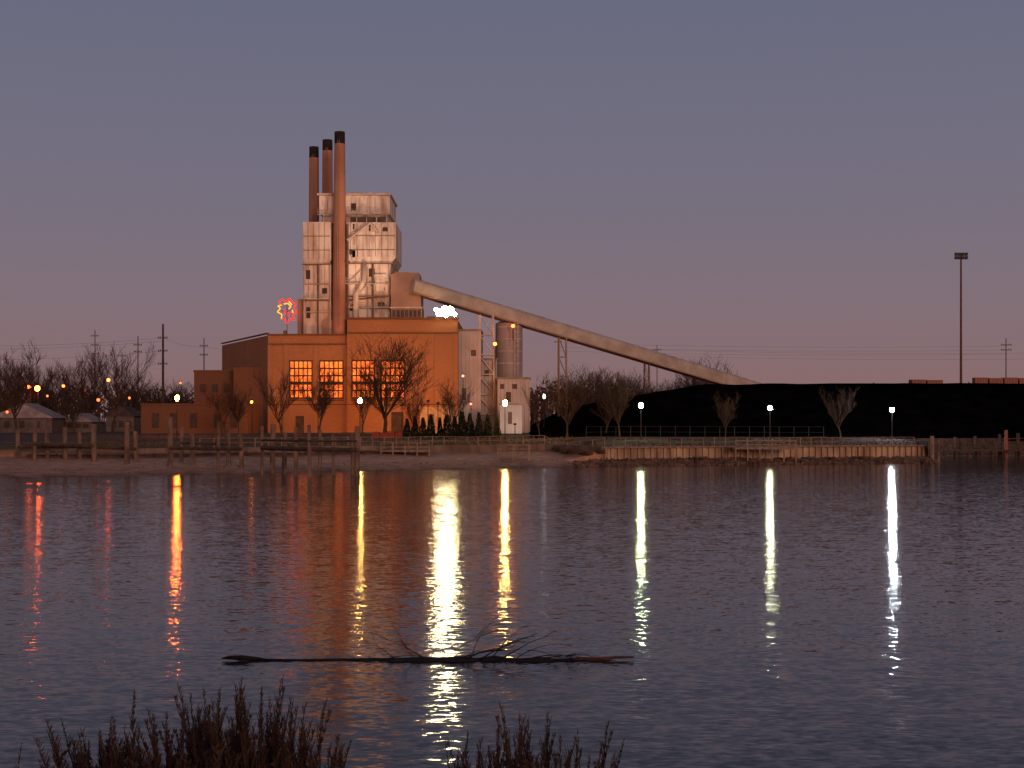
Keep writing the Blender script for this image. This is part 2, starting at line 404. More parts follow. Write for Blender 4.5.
D=300
r=root('transfer_house',(X(406,D),D+3,Z(320,D)),'brown clad transfer house on the brick roof where the conveyor ends','building')
MB().prism([(X(391,D),Z(275,D)),(X(398,D),Z(272,D)),(X(419,D),Z(273,D)),(X(421,D),Z(290,D)),(X(421,D),Z(308,D)),(X(391,D),Z(308,D))][::-1],'y',299.5,308).build('wall',M['transfer'],r)
m=MB().box(X(391,D),X(422,D),300,307,Z(320,D),Z(308,D)-.003); m.build('lower_storey',M['transfer'],r)
m=MB()
for i in range(7): m.box(X(392.5+i*4.2,D),X(395.5+i*4.2,D),299.85,299.98,Z(317,D),Z(310,D))
m.build_each('window',M['louvre'],r)
MB().box(X(390,D),X(423,D),299.2,299.8,Z(308.6,D),Z(307,D)).build('canopy',M['steel'],r)

# ---------------------------------------------------------------- conveyor
P0=Vector((X(412,298.6),298.6,Z(285,298.6))); P1=Vector((X(776,345),345,Z(394,345)))
cr=root('conveyor_gallery',(P0.x,P0.y,P0.z),'long pale enclosed coal conveyor sloping down to the coal pile','conveyor')
d=(P1-P0); Ln=d.length; d.normalize(); side=d.cross(Vector((0,0,1))).normalized(); up=side.cross(d)
prof=[(-1.45,-1.5),(1.45,-1.5),(1.5,0.3)]+[(1.5*math.cos(a),0.3+1.2*math.sin(a)) for a in [math.pi*i/8 for i in range(1,8)]]+[(-1.5,0.3)]
def extr(prof,t0,t1,sc=1.0):
    mb=MB(); n=len(prof)
    for t in(t0,t1):
        for a,b_ in prof: mb.v.append(tuple(P0+d*t+side*a*sc+up*b_*sc))
    mb.f.append(tuple(range(n))[::-1]); mb.f.append(tuple(range(n,2*n)))
    for i in range(n): j=(i+1)%n; mb.f.append((i,j,n+j,n+i))
    return mb
extr(prof,0,Ln).build('gallery_cover',M['conv'],cr)
rb=MB(); t=2
while t<Ln-1:
    q=extr(prof,t,t+0.14,1.03); b0=len(rb.v); rb.v+=q.v; rb.f+=[tuple(b0+i for i in f) for f in q.f]; t+=3.0
rb.build('cover_rib',M['conv'],cr)
for s_ in(-1.4,1.4):
    tr=MB(); a=P0+side*s_+up*-1.62; b_=P1+side*s_+up*-1.62; tr.tube(a,b_,.18,.18,6); tr.build('truss_beam',M['transfer'],cr)
def bent(px,w,spread,mtl,rl=.22,rbr=.1,dy=1.2):
    for i in range(1000):
        p=P0+d*(Ln*i/1000); 
        if 512+F*p.x/p.y>=px: break
    top=p+up*-1.7; zb=tz(p.x,p.y)-.3; m=MB()
    leg=[]
    for sx in(-1,1):
        for sy in(-1,1):
            a=Vector((top.x+sx*w,top.y+sy*dy,top.z)); q=Vector((top.x+sx*spread,top.y+sy*dy*2,zb)); m.tube(a,q,rl,rl,6); leg.append((a,q))
    H=int((top.z-zb)/4)
    for (i,j) in((0,2),(1,3),(0,1),(2,3)):
        for h in range(H):
            f0=h/H; f1=(h+1)/H
            a=leg[i][0].lerp(leg[i][1],f0); b_=leg[j][0].lerp(leg[j][1],f1); m.tube(a,b_,rbr,rbr,4)
            a2=leg[i][0].lerp(leg[i][1],f1); m.tube(a2,b_,rbr,rbr,4)
    m.build('support_leg',mtl,cr)
bent(488,1.4,2.1,M['clad2'],.27,.13); bent(564,.8,.9,M['transfer'],.15,.06); bent(648,.5,.6,M['pipe'],.1,.04)

# ---------------------------------------------------------------- brick building
r=root('brick_building',(X(350,300),305,3.3),'orange lit brick power plant hall with tall glowing factory windows','building')
zt=Z(335.5,300); zr=Z(320,300); zb=3.0
fl=X(268,300); fm=X(348,300); fr=X(458,300)
MB().prism([(fl,300),(fm,300),(fm,345),(X(222,340),340)],'z',zb,zt).build('wall',M['brick'],r)
MB().box(fm+.003,fr,298.5,340,zb,zr).build('wall',M['brick'],r)
p=MB(); p.prism([(fl-.2,299.7),(fm-.01,299.7),(fm-.01,300.2),(fl+.2,300.2)],'z',zt+.003,zt+.35)
p.box(fm-.2,fr+.25,298.2,299.1,zr+.003,zr+.4); p.prism([(fl-.2,299.7),(fl+.2,300.3),(X(222,340)+.4,340),(X(222,340)-.3,340)],'z',zt+.36,zt+.6)
p.box(fm-.2,fm+.3,299.2,330,zr+.003,zr+.4)
p.build_each('parapet_coping',M['brickd'],r)
p=MB()
for px in (270,286,316,346): p.box(X(px,300)-.45,X(px,300)+.45,299.75,299.99,zb,zt-2)
for px in (350,378,408,432,456): p.box(X(px,300)-.45,X(px,300)+.45,298.25,298.49,zb,zr-3)
p.build_each('pilaster',M['brick'],r)
p=MB(); p.box(fl,fm-.01,299.7,299.98,zt-2.0,zt-1.7); p.box(fm+.02,fr,298.2,298.48,zr-3,zr-2.7); p.box(fl,fm,299.6,299.97,Z(405,300),Z(404,300)); p.box(fm+.02,fr,298.1,298.47,Z(405,300),Z(404,300))
p.build_each('string_course',M['brickd'],r)
def winmat(name,c1,c2,s):
    m=mat(name,c1,0.3); nt=m.node_tree;N=nt.nodes;L=nt.links
    tc=N.new('ShaderNodeTexCoord'); nz=N.new('ShaderNodeTexVoronoi'); nz.inputs['Scale'].default_value=1.0; L.new(tc.outputs['Object'],nz.inputs['Vector'])
    rr=N.new('ShaderNodeValToRGB'); rr.color_ramp.elements[0].color=(*c2,1); rr.color_ramp.elements[1].color=(*c1,1)
    sp=N.new('ShaderNodeSeparateXYZ'); L.new(nz.outputs['Color'],sp.inputs[0]); L.new(sp.outputs[0],rr.inputs[0])
    b=N['Principled BSDF']; L.new(rr.outputs[0],b.inputs['Emission Color']); b.inputs['Emission Strength'].default_value=s
    b.inputs['Base Color'].default_value=(.1,.08,.06,1)
    return m
WG=winmat('window_glow',(1,0.22,0.03),(0.35,0.045,0.008),1.6)
def window(px0,px1,yf,py0=361,py1=398,cols=5,rows=5):
    x0,x1=X(px0,300),X(px1,300); z0,z1=Z(py1,300),Z(py0,300)
    w=bpy.data.objects.new('window',None); col.objects.link(w); w.parent=r; w['_o']=tuple(r['_o'])
    MB().box(x0,x1,yf-.06,yf-.003,z0,z1).build('pane',WG,w)
    f=MB()
    for i in range(cols+1): 
        x=x0+(x1-x0)*i/cols; f.box(x-.12,x+.12,yf-.16,yf-.07,z0-.15,z1+.15)
    for i in range(rows+1):
        z=z0+(z1-z0)*i/rows; t=.32 if i==2 else .15; f.box(x0-.12,x1+.12,yf-.15,yf-.08,z-t,z+t)
    f.build('frame',M['darkbrown'],w)
    MB().box(x0-.3,x1+.3,yf-.4,yf-.003,z0-.6,z0-.32).build('sill',M['brickd'],w)
window(290,312,300); window(320,343,300); window(353,375,298.5); window(382,405,298.5)
m=MB()
m.box(X(296,300),X(304,300),299.8,299.97,3.1,Z(416,300)); m.box(X(392,300),X(404,300),298.3,298.47,3.1,Z(412,300)); m.build_each('door',M['darkbrown'],r)
m=MB(); m.tube((X(285,315),315,zt-.2),(X(285,315),315,zt+2),.4,.4,8); m.box(X(425,300),X(433,300),306,309,zr,zr+1.2); m.build_each('roof_vent',M['transfer'],r)

r2=root('brick_building',(X(212,310),315,3.3),'lower brick wing with flat roof next to the main hall','building')
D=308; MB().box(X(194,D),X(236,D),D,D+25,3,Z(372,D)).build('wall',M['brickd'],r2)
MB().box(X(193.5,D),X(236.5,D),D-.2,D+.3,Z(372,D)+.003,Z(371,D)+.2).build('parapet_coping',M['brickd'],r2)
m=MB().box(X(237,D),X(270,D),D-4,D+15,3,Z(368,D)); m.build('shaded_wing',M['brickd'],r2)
m=MB()
for px in(200,212,224): m.box(X(px,D),X(px+6,D),D-.1,D-.003,Z(392,D),Z(384,D))
m.build_each('window',M['darkbrown'],r2)
r3=root('brick_building',(X(195,286),290,3.3),'long low brick outbuilding with flat roof','building')
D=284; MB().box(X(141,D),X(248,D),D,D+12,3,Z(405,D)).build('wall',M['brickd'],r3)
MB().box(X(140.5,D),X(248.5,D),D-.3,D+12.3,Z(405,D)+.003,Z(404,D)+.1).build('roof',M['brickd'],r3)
m=MB()
for px in(152,170,190,214,230): m.box(X(px,D),X(px+7,D),D-.1,D-.003,Z(428,D),Z(413,D))
m.build_each('door',M['darkbrown'],r3)

def simple(name,x0,x1,y0,D,depth,mt,label,win=(),base=3.0,roofm='trim'):
    rr=root(name,(X((x0+x1)/2,D),D+depth/2,base),label,'building')
    zt=Z(y0,D)
    MB().box(X(x0,D),X(x1,D),D,D+depth,base,zt).build('wall',mt,rr)
    MB().box(X(x0,D)-.2,X(x1,D)+.2,D-.25,D+depth+.2,zt+.003,zt+.4).build('roof',M[roofm],rr)
    m=MB()
    for a,b_,c_,d_ in win: m.box(X(a,D),X(b_,D),D-.1,D-.003,Z(d_,D),Z(c_,D))
    if win: m.build_each('opening',M['louvre'],rr)
    m=MB(); q=x0+3
    while q<x1: m.box(X(q,D)-.03,X(q,D)+.03,D-.06,D-.004,base,zt-.2); q+=4
    m.build_each('cladding_seam',M['silo'],rr)
    return rr
simple('plant_annex',458.5,481,331,303,20,M['pale'],'pale grey clad annex beside the brick hall',((462,466,388,400),(471,476,350,356)))
simple('plant_annex',481.5,497,360,306,15,M['pale'],'narrow pale annex between the silo and brick hall',((485,489,370,376),))
simple('storage_shed',497.5,530,379,300,12,M['pale'],'low whitish storage shed below the silo',((500,504,384,389),(512,517,384,389),(506,511,392,402)))
simple('storage_shed',420,458,409,288,6,M['trim'],'small tan shed against the brick hall',((428,434,414,424),))
simple('storage_shed',500,522,405,285,6,M['pale'],'tiny whitish shed behind the arborvitae row',((508,512,412,424),))
D=312; sr=root('silo',(X(509,D),D,3.3),'grey cylindrical ash silo with ladder and top platform','silo')
x=X(509,D); rr=13.5*D/F
MB().tube((x,D,3),(x,D,Z(324,D)),rr,rr,28).build('tank',M['silo'],sr)
MB().tube((x,D,Z(324,D)+.003),(x,D,Z(319,D)),rr*1.02,rr*.4,28).build('roof',M['silo'],sr)
m=MB()
for yy in(328,340,352,364): m.tube((x,D,Z(yy,D)),(x,D,Z(yy,D)+.2),rr*1.02,rr*1.02,28)
m.build_each('hoop',M['steel'],sr)
m=MB(); m.box(x+1.2,x+1.3,D-rr-.3,D-rr-.2,5,Z(320,D)); m.box(x+1.9,x+2.0,D-rr-.3,D-rr-.2,5,Z(320,D))
z=5
while z<Z(321,D): m.box(x+1.3,x+1.9,D-rr-.28,D-rr-.2,z,z+.08); z+=1
m.build('ladder',M['steel'],sr)

# ---------------------------------------------------------------- floodlights on the roof (forward facing round lenses, enlarged and multiplied to imitate glare)
D=297.6; fx=X(445.5,D); fz=Z(312,D)
fr_=root('floodlight',(fx,299,zr),'very bright yellowish white floodlights on a roof frame','floodlight')
m=MB()
for ox in(-1.6,0.1,1.9): m.tube((fx+ox,299,zr),(fx+ox,299,fz+.6),.09,.09,6)
m.box(fx-2.0,fx+2.2,298.9,299.1,fz-.15,fz+.0); m.build('mounting_frame',M['dark'],fr_)
FE=emat('flood_glare_lens',(1,0.82,0.42),170)
for i,(ox,oz,rd) in enumerate(((-1.25,-.1,.8),(.9,.25,.95),(-.2,.7,.55),(1.9,-.45,.45),(-2.0,.5,.4),(.1,-.65,.5))):
    yy=297.9-i*.09
    MB().tube((fx+ox,yy+.01,fz+oz),(fx+ox,298.85,fz+oz),rd*1.04,rd*.5,14).build('lamp_housing',M['dark'],fr_)
    MB().tube((fx+ox,yy-.05,fz+oz),(fx+ox,yy,fz+oz),rd*.98,rd,14).build('glare_lens',FE,fr_)
def spot(parent,loc,tgt,e,c,size,rad=.4,blend=.8):
    ld=bpy.data.lights.new('spot','SPOT'); ld.energy=e; ld.color=c; ld.spot_size=math.radians(size); ld.spot_blend=blend; ld.shadow_soft_size=rad
    lo=bpy.data.objects.new('lamp_light',ld); col.objects.link(lo); lo.parent=parent; o0=Vector(parent['_o']); lo.location=Vector(loc)-o0
    lo.rotation_euler=(Vector(tgt)-Vector(loc)).to_track_quat('-Z','Y').to_euler()

def glow_lamp(px,py,D,c,s,rad,name,label,pole_to=None,cat='lamp',group=None):
    x=X(px,D); z=Z(py,D); zb=tz(x,D) if pole_to is None else pole_to
    rr=root(name,(x,D,zb),label,cat,group)
    m=MB(); m.tube((x,D+.12,zb),(x,D+.12,z+.3),.13,.09,6); m.tube((x,D+.12,z+.25),(x,D-.6,z+.45),.07,.07,6); m.box(x-.25,x+.25,D-1.0,D-.1,z+.32,z+.5); m.build('pole',M['dark'],rr)
    MB().ball((x,D-.5,z),rad,10,6).build('lamp_bulb',emat(name+'_light',c,s),rr,smooth=True)
    return rr
OR=(1,0.10,0.007); OR2=(1,0.2,0.02)
glow_lamp(513,326,307,OR,10,.4,'wall_lamp','orange lamp near the silo roof',Z(340,307))
glow_lamp(495,344,300,OR,22,.38,'wall_lamp','orange lamp on a post by the conveyor support')
G='orange lamps in the town beyond'
for px,py,D,s,rd,cc in ((30,387,330,25,.45,OR),(38,388.5,330,90,.62,OR),(64,386,380,14,.4,OR),(109,380,360,34,.42,(1,.07,.008)),(99,400,300,6,.35,(1,.06,.01)),(86,391,400,6,.32,OR),(252,402,282,16,.28,OR2),(181,383,350,4,.28,OR),(463,376,290,5,.25,(1,.2,.1)),(471,404,285,5,.22,(1,.12,.05)),(8,412,300,4,.28,OR),(130,398,330,4,.28,OR),(48,396,360,5,.28,OR)):
    glow_lamp(px,py,D,cc,s,rd,'yard_lamp','small orange yard lamp on a dark pole',None,'lamp',G)

def added_wash_lamp(px,py,D,power,c,tgt=None,size=150,lb='added warm wash lamp on a dark pole facing the walls'):  # spots and their poles are added to wash the walls with light
    x=X(px,D); z=Z(py,D); zb=tz(x,D)
    rr=root('yard_lamp',(x,D,zb),lb,'lamp','added wash lamps around the plant')
    m=MB(); m.tube((x,D,zb),(x,D,z),.1,.08,6); m.box(x-.3,x+.3,D-.2,D+.1,z,z+.35); m.build('pole',M['dark'],rr)
    spot(rr,(x,D+.4,z),tgt or (x,D+20,z+2.5),power,c,size,.3)
SO=(1,0.30,0.05)
for px,py,pw in ((282,412,2100),(318,410,2800),(362,408,4000),(402,406,4700),(438,404,3400)): added_wash_lamp(px,py,277,pw,SO)
added_wash_lamp(170,424,268,400,SO); added_wash_lamp(225,424,268,550,SO); added_wash_lamp(515,425,276,1500,(1,0.7,0.5))
added_wash_lamp(428,402,270,52000,(1,.66,.45),(X(352,302),302,Z(243,302)),24,'added wash spot on a pole aimed at the boiler tower')  # extra spot and pole, added to brighten the boiler tower

# ---------------------------------------------------------------- neon decoration
D=303; nx=X(287,D); nz_=Z(311,D); kk=D/F
nr=root('neon_sign',(nx,D,Z(334,D)),'red and yellow glowing neon holiday decoration on a frame','neon sign')
RE=emat('neon_red',(1,0.012,0.006),1.7,.02); YE=emat('neon_yellow',(1,0.36,0.01),2.0,.02)
out=[(-5,6),(-8,9),(-4.5,12),(-1,9),(3,12.5),(6,8.5),(9,7),(7,2.5),(10,-1),(6,-4.5),(8,-9),(3,-8),(0,-12.5),(-2.5,-7.5),(-5.5,-8)]
MB().path([(nx+a*kk,D-.2,nz_+b_*kk) for a,b_ in out],[.13]*len(out),6).build('neon_tube',RE,nr)
out=[(-5.5,-8),(-5,-3.5),(-9.5,-1),(-6.5,2.5),(-9,5),(-5,6)]
MB().path([(nx+a*kk,D-.2,nz_+b_*kk) for a,b_ in out],[.13]*len(out),6).build('neon_tube',YE,nr)
for pl,mm in (([(-3,7),(1,7.5),(4,4.5),(2,2)],YE),([(4,-1),(1,-2.5),(2,-6)],RE),([(-3,1.5),(-1,-1),(-3,-4)],RE),([(2,9.5),(5,6)],YE),([(5.5,1),(6,-2)],YE)):
    MB().path([(nx+a*kk,D-.25,nz_+b_*kk) for a,b_ in pl],[.14]*len(pl),6).build('neon_tube',mm,nr)
m=MB(); m.tube((nx,D,Z(334,D)-2),(nx,D,nz_+1.5),.07,.07,5); m.tube((nx-1.2,D,nz_),(nx+1.2,D,nz_),.05,.05,5); m.build('support_frame',M['dark'],nr)

# ---------------------------------------------------------------- street lamps
def lampkit(name,c,s,rad=0.27,label=''):
    rr=root('street_lamp',(0,0,0),label,'street lamp','lamp posts along the waterfront path')
    m=MB(); m.tube((0,0,-.2),(0,0,.5),.2,.14,10); m.tube((0,0,.5),(0,0,4.5),.085,.06,8); m.tube((0,0,.5),(0,0,.62),.17,.17,10); m.tube((0,0,4.45),(0,0,4.62),.14,.2,10); m.build('post',M['dark'],rr)
    MB().ball((0,0,4.9),rad,12,8,1.15).build('lamp_globe',emat(name,c,s),rr,smooth=True)
    m=MB().tube((0,0,5.25),(0,0,5.4),.2,.03,10); m.build('lamp_cap',M['dark'],rr)
    return rr
lampdefs=[(177,398,250,(1,.15,.016),380,.36,'lamp post with orange glowing globe near the jetty'),
 (360,401,225,(1,.6,.15),200,.33,'lamp post with yellowish globe near the arborvitae'),
 (505,403,225,(1,.5,.14),460,.36,'lamp post with warm yellow globe beside the arborvitae row'),
 (544,396.5,270,(.9,.95,1),14,.28,'lamp post with small white globe farther from the water'),
 (641,405.5,215,(.85,1,.55),270,.34,'lamp post with greenish white globe behind the railing'),
 (770,408,217,(.9,.95,.6),220,.34,'lamp post with white globe behind the railing'),
 (892,410,224,(.82,.9,1),480,.37,'lamp post with bright bluish white globe at the wall end')]
for px,py,D,c_,s,rd,lb in lampdefs:
    rr=lampkit('globe_glow',c_,s,rd,lb); x=X(px,D); zb=tz(x,D); sc=(Z(py,D)-zb)/4.9
    rr.location=(x,D,zb); rr.scale=(1,1,sc)

D=330; x=X(961,D); mr_=root('floodlight_mast',(x,D,3.2),'very tall steel lighting mast with a small floodlight rack','light mast')
MB().tube((x,D,3),(x,D,Z(258,D)),.32,.2,10).build('mast_pole',M['mast'],mr_)
m=MB()
for zz in (Z(259,D),Z(255.5,D)):
    m.box(x-1.5,x+1.5,D-.1,D+.1,zz-.08,zz+.08)
m.box(x-.1,x+.1,D-.15,D+.15,Z(260,D),Z(254,D)); m.build('light_rack',M['dark'],mr_)
for i in range(4):
    for zz in (Z(259,D),Z(255.5,D)):
        m=MB(); m.box(x-1.5+i*.8,x-1.5+i*.8+.6,D-.5,D+.1,zz+.1,zz+.62); m.build('floodlight_head',M['dark'],mr_)

def upole(px,top,D,arms,r_=.2,lb='tall dark wooden utility pole with crossarms',w=2.2):
    x=X(px,D); zb=tz(x,D); rr=root('utility_pole',(x,D,zb),lb,'utility pole','utility poles beyond the shore')
    MB().tube((x,D,zb-.5),(x,D,Z(top,D)),r_*1.3,r_*.8,8).build('pole',M['woodd'],rr)
    for a in arms:
        z=Z(a,D); m=MB().box(x-w,x+w,D-.3,D-.18,z-.1,z+.1)
        for q in(-w+.2,-w*.4,w*.4,w-.2): m.tube((x+q,D-.24,z+.1),(x+q,D-.24,z+.45),.07,.05,6)
        m.build('crossarm',M['woodd'],rr)
upole(163,324,340,(338,351,364),.28,w=1.2); upole(138,336,400,(345,352),.16,w=1.2); upole(204,338,400,(346,355),.16,w=1.2); upole(95,330,450,(336,345,354),.16,w=1.3); upole(1006,338,420,(345,350),.16,w=1.6); upole(122,352,430,(356,),.14,w=1.2); upole(52,372,430,(376,),.13,w=1.2); upole(657,345,480,(350,),.13,w=1.3);upole(558,338,460,(342,),.12,w=1.3); upole(82,358,430,(362,),.13,w=1.2)
def wires(p0,p1,D0_,D1_,n):
    for dy in n:
        m=MB(); pts=[]
        for i in range(13):
            t=i/12; px=p0[0]+(p1[0]-p0[0])*t; Dd=D0_+(D1_-D0_)*t; py=p0[1]+(p1[1]-p0[1])*t+dy+ 10*t*(1-t)
            pts.append((X(px,Dd),Dd,Z(py,Dd)))
        m.path(pts,[.022]*13,3)
        m.build('overhead_wire',M['wire'],None,origin=pts[0],label='thin dark overhead power line strung between poles',category='power line',group='power lines')
wires((558,343),(1006,346),460,420,(0,4,8)); wires((657,350),(1100,352),480,430,(0,6)); wires((163,338),(-40,346),340,380,(0,3)); wires((163,351),(-40,360),340,380,(0,)); wires((163,338),(204,347),340,400,(0,)); wires((204,347),(300,352),400,420,(0,))

# ---------------------------------------------------------------- bare trees
def gen_tree(seed,H,spread,dens,twig=.022,trunk=.3):
    rg=random.Random(seed); tk=MB(); cr_=MB()
    def grow(p,dr,ln,rad,lv):
        seg=3 if lv<4 else 2; q=p; dd=dr.copy()
        for i in range(seg):
            dd=(dd+Vector((rg.uniform(-1,1),rg.uniform(-1,1),rg.uniform(-.3,.7)))*.15).normalized()
            e_=q+dd*ln/seg; r0=rad*(1-.4*i/seg); r1=rad*(1-.4*(i+1)/seg)
            (tk if lv==0 else cr_).tube(q,e_,max(r0,twig*.7),max(r1,twig*.6),7 if lv==0 else (5 if lv<2 else 3),False)
            if lv>0 and lv<5:
                for _ in range(rg.randint(1,2) if lv<4 else rg.randint(1,dens)):
                    ax=Vector((rg.uniform(-1,1),rg.uniform(-1,1),rg.uniform(-.1,.6)))
                    nd=(dd*.8+ax.normalized()*spread*rg.uniform(.5,1.0)); nd.z+=.12; nd.normalize()
                    grow(q.lerp(e_,rg.random()),nd,ln*rg.uniform(.5,.75),r1*rg.uniform(.45,.65),lv+1)
            q=e_
        if lv==0:
            n=5
            for i in range(n):
                a=6.283*i/n+rg.uniform(-.4,.4); t=spread*rg.uniform(.35,.85)
                grow(q-Vector((0,0,ln*rg.uniform(0,.3))),Vector((math.cos(a)*t,math.sin(a)*t,1)).normalized(),H*rg.uniform(.38,.55),rad*.42,1)
    grow(Vector((0,0,-.3)),Vector((0,0,1)),H*trunk,H*.02,0)
    zmax=max(v[2] for v in cr_.v); s_=H/zmax
    for mb in (tk,cr_): mb.v=[(v[0]*s_,v[1]*s_,v[2]*s_) for v in mb.v]
    rr=root('bare_tree',(0,0,0),'bare leafless tree with fine spreading branches','tree','bare trees around the power plant')
    tk.build('trunk',M['bark'],rr); cr_.build('crown',M['twig'],rr)
    return rr
T=[gen_tree(1,10,.75,2),gen_tree(2,10,.95,2),gen_tree(5,10,.85,3,.018,.22),gen_tree(9,10,1.0,2,.02,.25)]
used=[False]*4
def tree(ti,px,top,D,wide=1.0,label=None):
    x=X(px,D); zb=tz(x,D); H=Z(top,D)-zb; s_=H/10
    sc=(s_*wide,s_*wide,s_)
    rt=T[ti]
    if not used[ti]:
        used[ti]=True; rt.location=(x,D,zb); rt.scale=sc; rt.rotation_euler=(0,0,R.uniform(0,6)); 
        if label: rt['label']=label
        return
    copy_thing(rt,(x,D,zb),sc,R.uniform(0,6.28),label or 'bare leafless tree with fine spreading branches')
tree(0,282,366,262,1.0); tree(1,318,358,258,1.0); tree(2,385,326,265,1.3,'large dense bare tree in front of the brick hall'); tree(3,450,372,268,.9)
for a in ((1,18,337,250,1.0),(2,90,350,380,1.0),(2,65,357,420,1.2),(0,112,340,330,1.0),(3,222,372,262,.9),(1,568,366,232,1.),(2,592,360,420,1.4),(2,568,368,430,1.2),(0,620,368,228,1.),(3,650,372,420,1.2),(1,725,388,226,.8),(0,841,385,230,.9),(2,705,351,440,1.3),(1,690,362,430,1.0),(3,722,362,430,1.),(0,35,362,400,1.2),(2,5,350,420,1.0),(3,128,360,410,1.1),(2,150,378,400,1.4),(3,412,378,262,.8),(0,540,380,240,.7),(2,182,376,420,1.4),(3,75,385,300,1.1),(1,238,380,264,.8),(0,362,372,262,.7),(3,606,374,240,.8),(2,45,375,440,1.4),(2,625,366,450,1.5),(0,580,372,300,1),(2,672,374,420,1.4),(2,605,372,330,1.5),(2,645,376,330,1.6),(2,10,385,330,1.3)):
    tree(*a[:4],wide=a[4])
tw=MB(); rg=random.Random(4)
for i in range(2600):
    x=rg.uniform(-420,420); y=rg.uniform(560,700); h=12+6*noise.noise(Vector((x*.02,0,0)))+rg.uniform(-3,4)
    zb=3
    p=Vector((x,y,zb)); tw.tube(p,(x+rg.uniform(-.6,.6),y,zb+h),.35,.08,3,False)
    for j in range(9):
        t=rg.uniform(.25,1); q=Vector((x,y,zb+h*t)); e_=q+Vector((rg.uniform(-3,3),rg.uniform(-2,2),rg.uniform(.5,2.8))); tw.blade(q,e_,.35,(0,1,0))
tw.build('distant_woods',M['twig'],label='far bare woods along the horizon',kind='stuff',category='woods')

def conifer(seed):
    rg=random.Random(seed); rr=root('conifer_tree',(0,0,0),'small dark conical evergreen in a planted row','tree','evergreens along the path')
    MB().tube((0,0,-.1),(0,0,3.6),.12,.03,6).build('trunk',M['bark'],rr)
    m=MB()
    for i in range(750):
        t=rg.random()**1.3; a=rg.uniform(0,6.283); rad=(1.0-t)*.95*(.8+.35*math.sin(a*3+t*9+seed))*rg.uniform(.6,1)+.05
        p=Vector((rad*math.cos(a),rad*math.sin(a),.15+t*3.85)); e_=p+Vector((math.cos(a)*.25,math.sin(a)*.25,rg.uniform(.15,.5)))
        m.blade(p,e_,.12)
    m.build('crown',M['conifer'],rr); return rr
C=[conifer(1),conifer(2)]
cu=[False,False]
for i,(px,tp) in enumerate(((407,420),(415,418),(423,419),(431,416),(440,419),(447,416),(455,418),(462,413),(470,415),(479,414),(488,416),(497,418))):
    D=228+R.uniform(-2,2); x=X(px,D); zb=tz(x,D); s_=(Z(tp,D)-zb)/4; q=i%2; w_=(.8*s_+.2)*R.uniform(.75,1.1); sc=(w_,w_,s_)
    if not cu[q]: cu[q]=True; C[q].location=(x,D,zb); C[q].scale=sc
    else: copy_thing(C[q],(x,D,zb),sc,R.uniform(0,6))

# ---------------------------------------------------------------- jetties
def jetty(posts,beams,label):
    info=[]
    for px,top,bot in posts:
        D=ground_D(px,bot) if bot<471 else 6*F/(bot-HZ)
        info.append((X(px,D),D,Z(top,D)))
    rr=root('timber_jetty',(info[0][0],info[0][1],0),label,'jetty')
    for x,D,zt in info:
        w_=R.uniform(.2,.34); MB().tube((x,D,-1),(x+R.uniform(-.2,.2),D,zt),w_,w_*.9,9).build('post',M['pile'],rr)
    for i,j,y0,y1,th in beams:
        a=info[i];b_=info[j]; za=Z(y0,a[1]); zb=Z(y1,b_[1])
        m=MB(); m.tube((a[0],a[1]-.25,za),(b_[0],b_[1]-.25,zb),th,th,4); m.build('beam',M['woodd'],rr)
    return rr
jetty([(19,430,458),(34,421,460),(48,430,458),(66,427,460),(80,431,459),(94,424,461),(127,422,464),(137,431,461)],[(0,3,447,447,.2),(1,5,444,446,.2),(3,7,446,449,.2)],'old timber jetty with leaning posts on the beach')
jetty([(170,417,467),(181,427,463),(193,433,465),(218,422,470),(229,430,466),(242,434,468)],[(0,3,448,449,.2),(1,4,443,444,.14),(3,5,449,449,.2)],'timber posts and beams crossing the beach')
jetty([(262,426,474),(272,424,473),(284,433,473),(296,427,476),(310,425,477),(320,429,475),(334,434,475),(357,426,476),(353,434,474)],[(0,3,448,449,.24),(3,7,449,450,.24),(0,4,440,441,.12),(4,7,441,441,.12)],'heavy timber jetty with posts standing in the water')
dk=root('timber_jetty',(X(150,185),185,1.5),'low plank walkway along the top of the beach','jetty')
m=MB()
x=-58
while x<-12:
    y=shore(x)+24; z=tz(x,y)+.45; m.box(x,x+1.1,y,y+1.6,z,z+.1); x+=1.15
m.build('deck',M['pile'],dk)
x=-58
while x<-12:
    y=shore(x)+24; z=tz(x,y)+.42; MB().box(x,x+.25,y+.2,y+.45,z-.9,z).build('post',M['woodd'],dk); x+=3.45
m=MB(); xx=[-60+i*1.2 for i in range(61)]
def wy(x): return shore(x)+26.4-20.2*ss(4,13,x)
for a,b_ in zip(xx,xx[1:]):
    ya=wy(a); yb=wy(b_); mb0=len(m.v); o_=.12 if int(round((a+60)/1.2))%2 else 0
    zt_=2.48
    m.v+=[(a,ya-.2-o_,.0),(b_,yb-.2-o_,.0),(b_,yb+.3,.0),(a,ya+.3,.0),(a,ya-.2-o_,zt_),(b_,yb-.2-o_,zt_),(b_,yb+.3,zt_),(a,ya+.3,zt_)]; m.f+=[tuple(mb0+q for q in f) for f in((0,3,2,1),(4,5,6,7),(0,1,5,4),(2,3,7,6),(1,2,6,5),(0,4,7,3))]
m.build('retaining_wall',M['retain'],None,origin=(-20,190,0),label='low brown timber retaining wall behind the beach',category='wall')

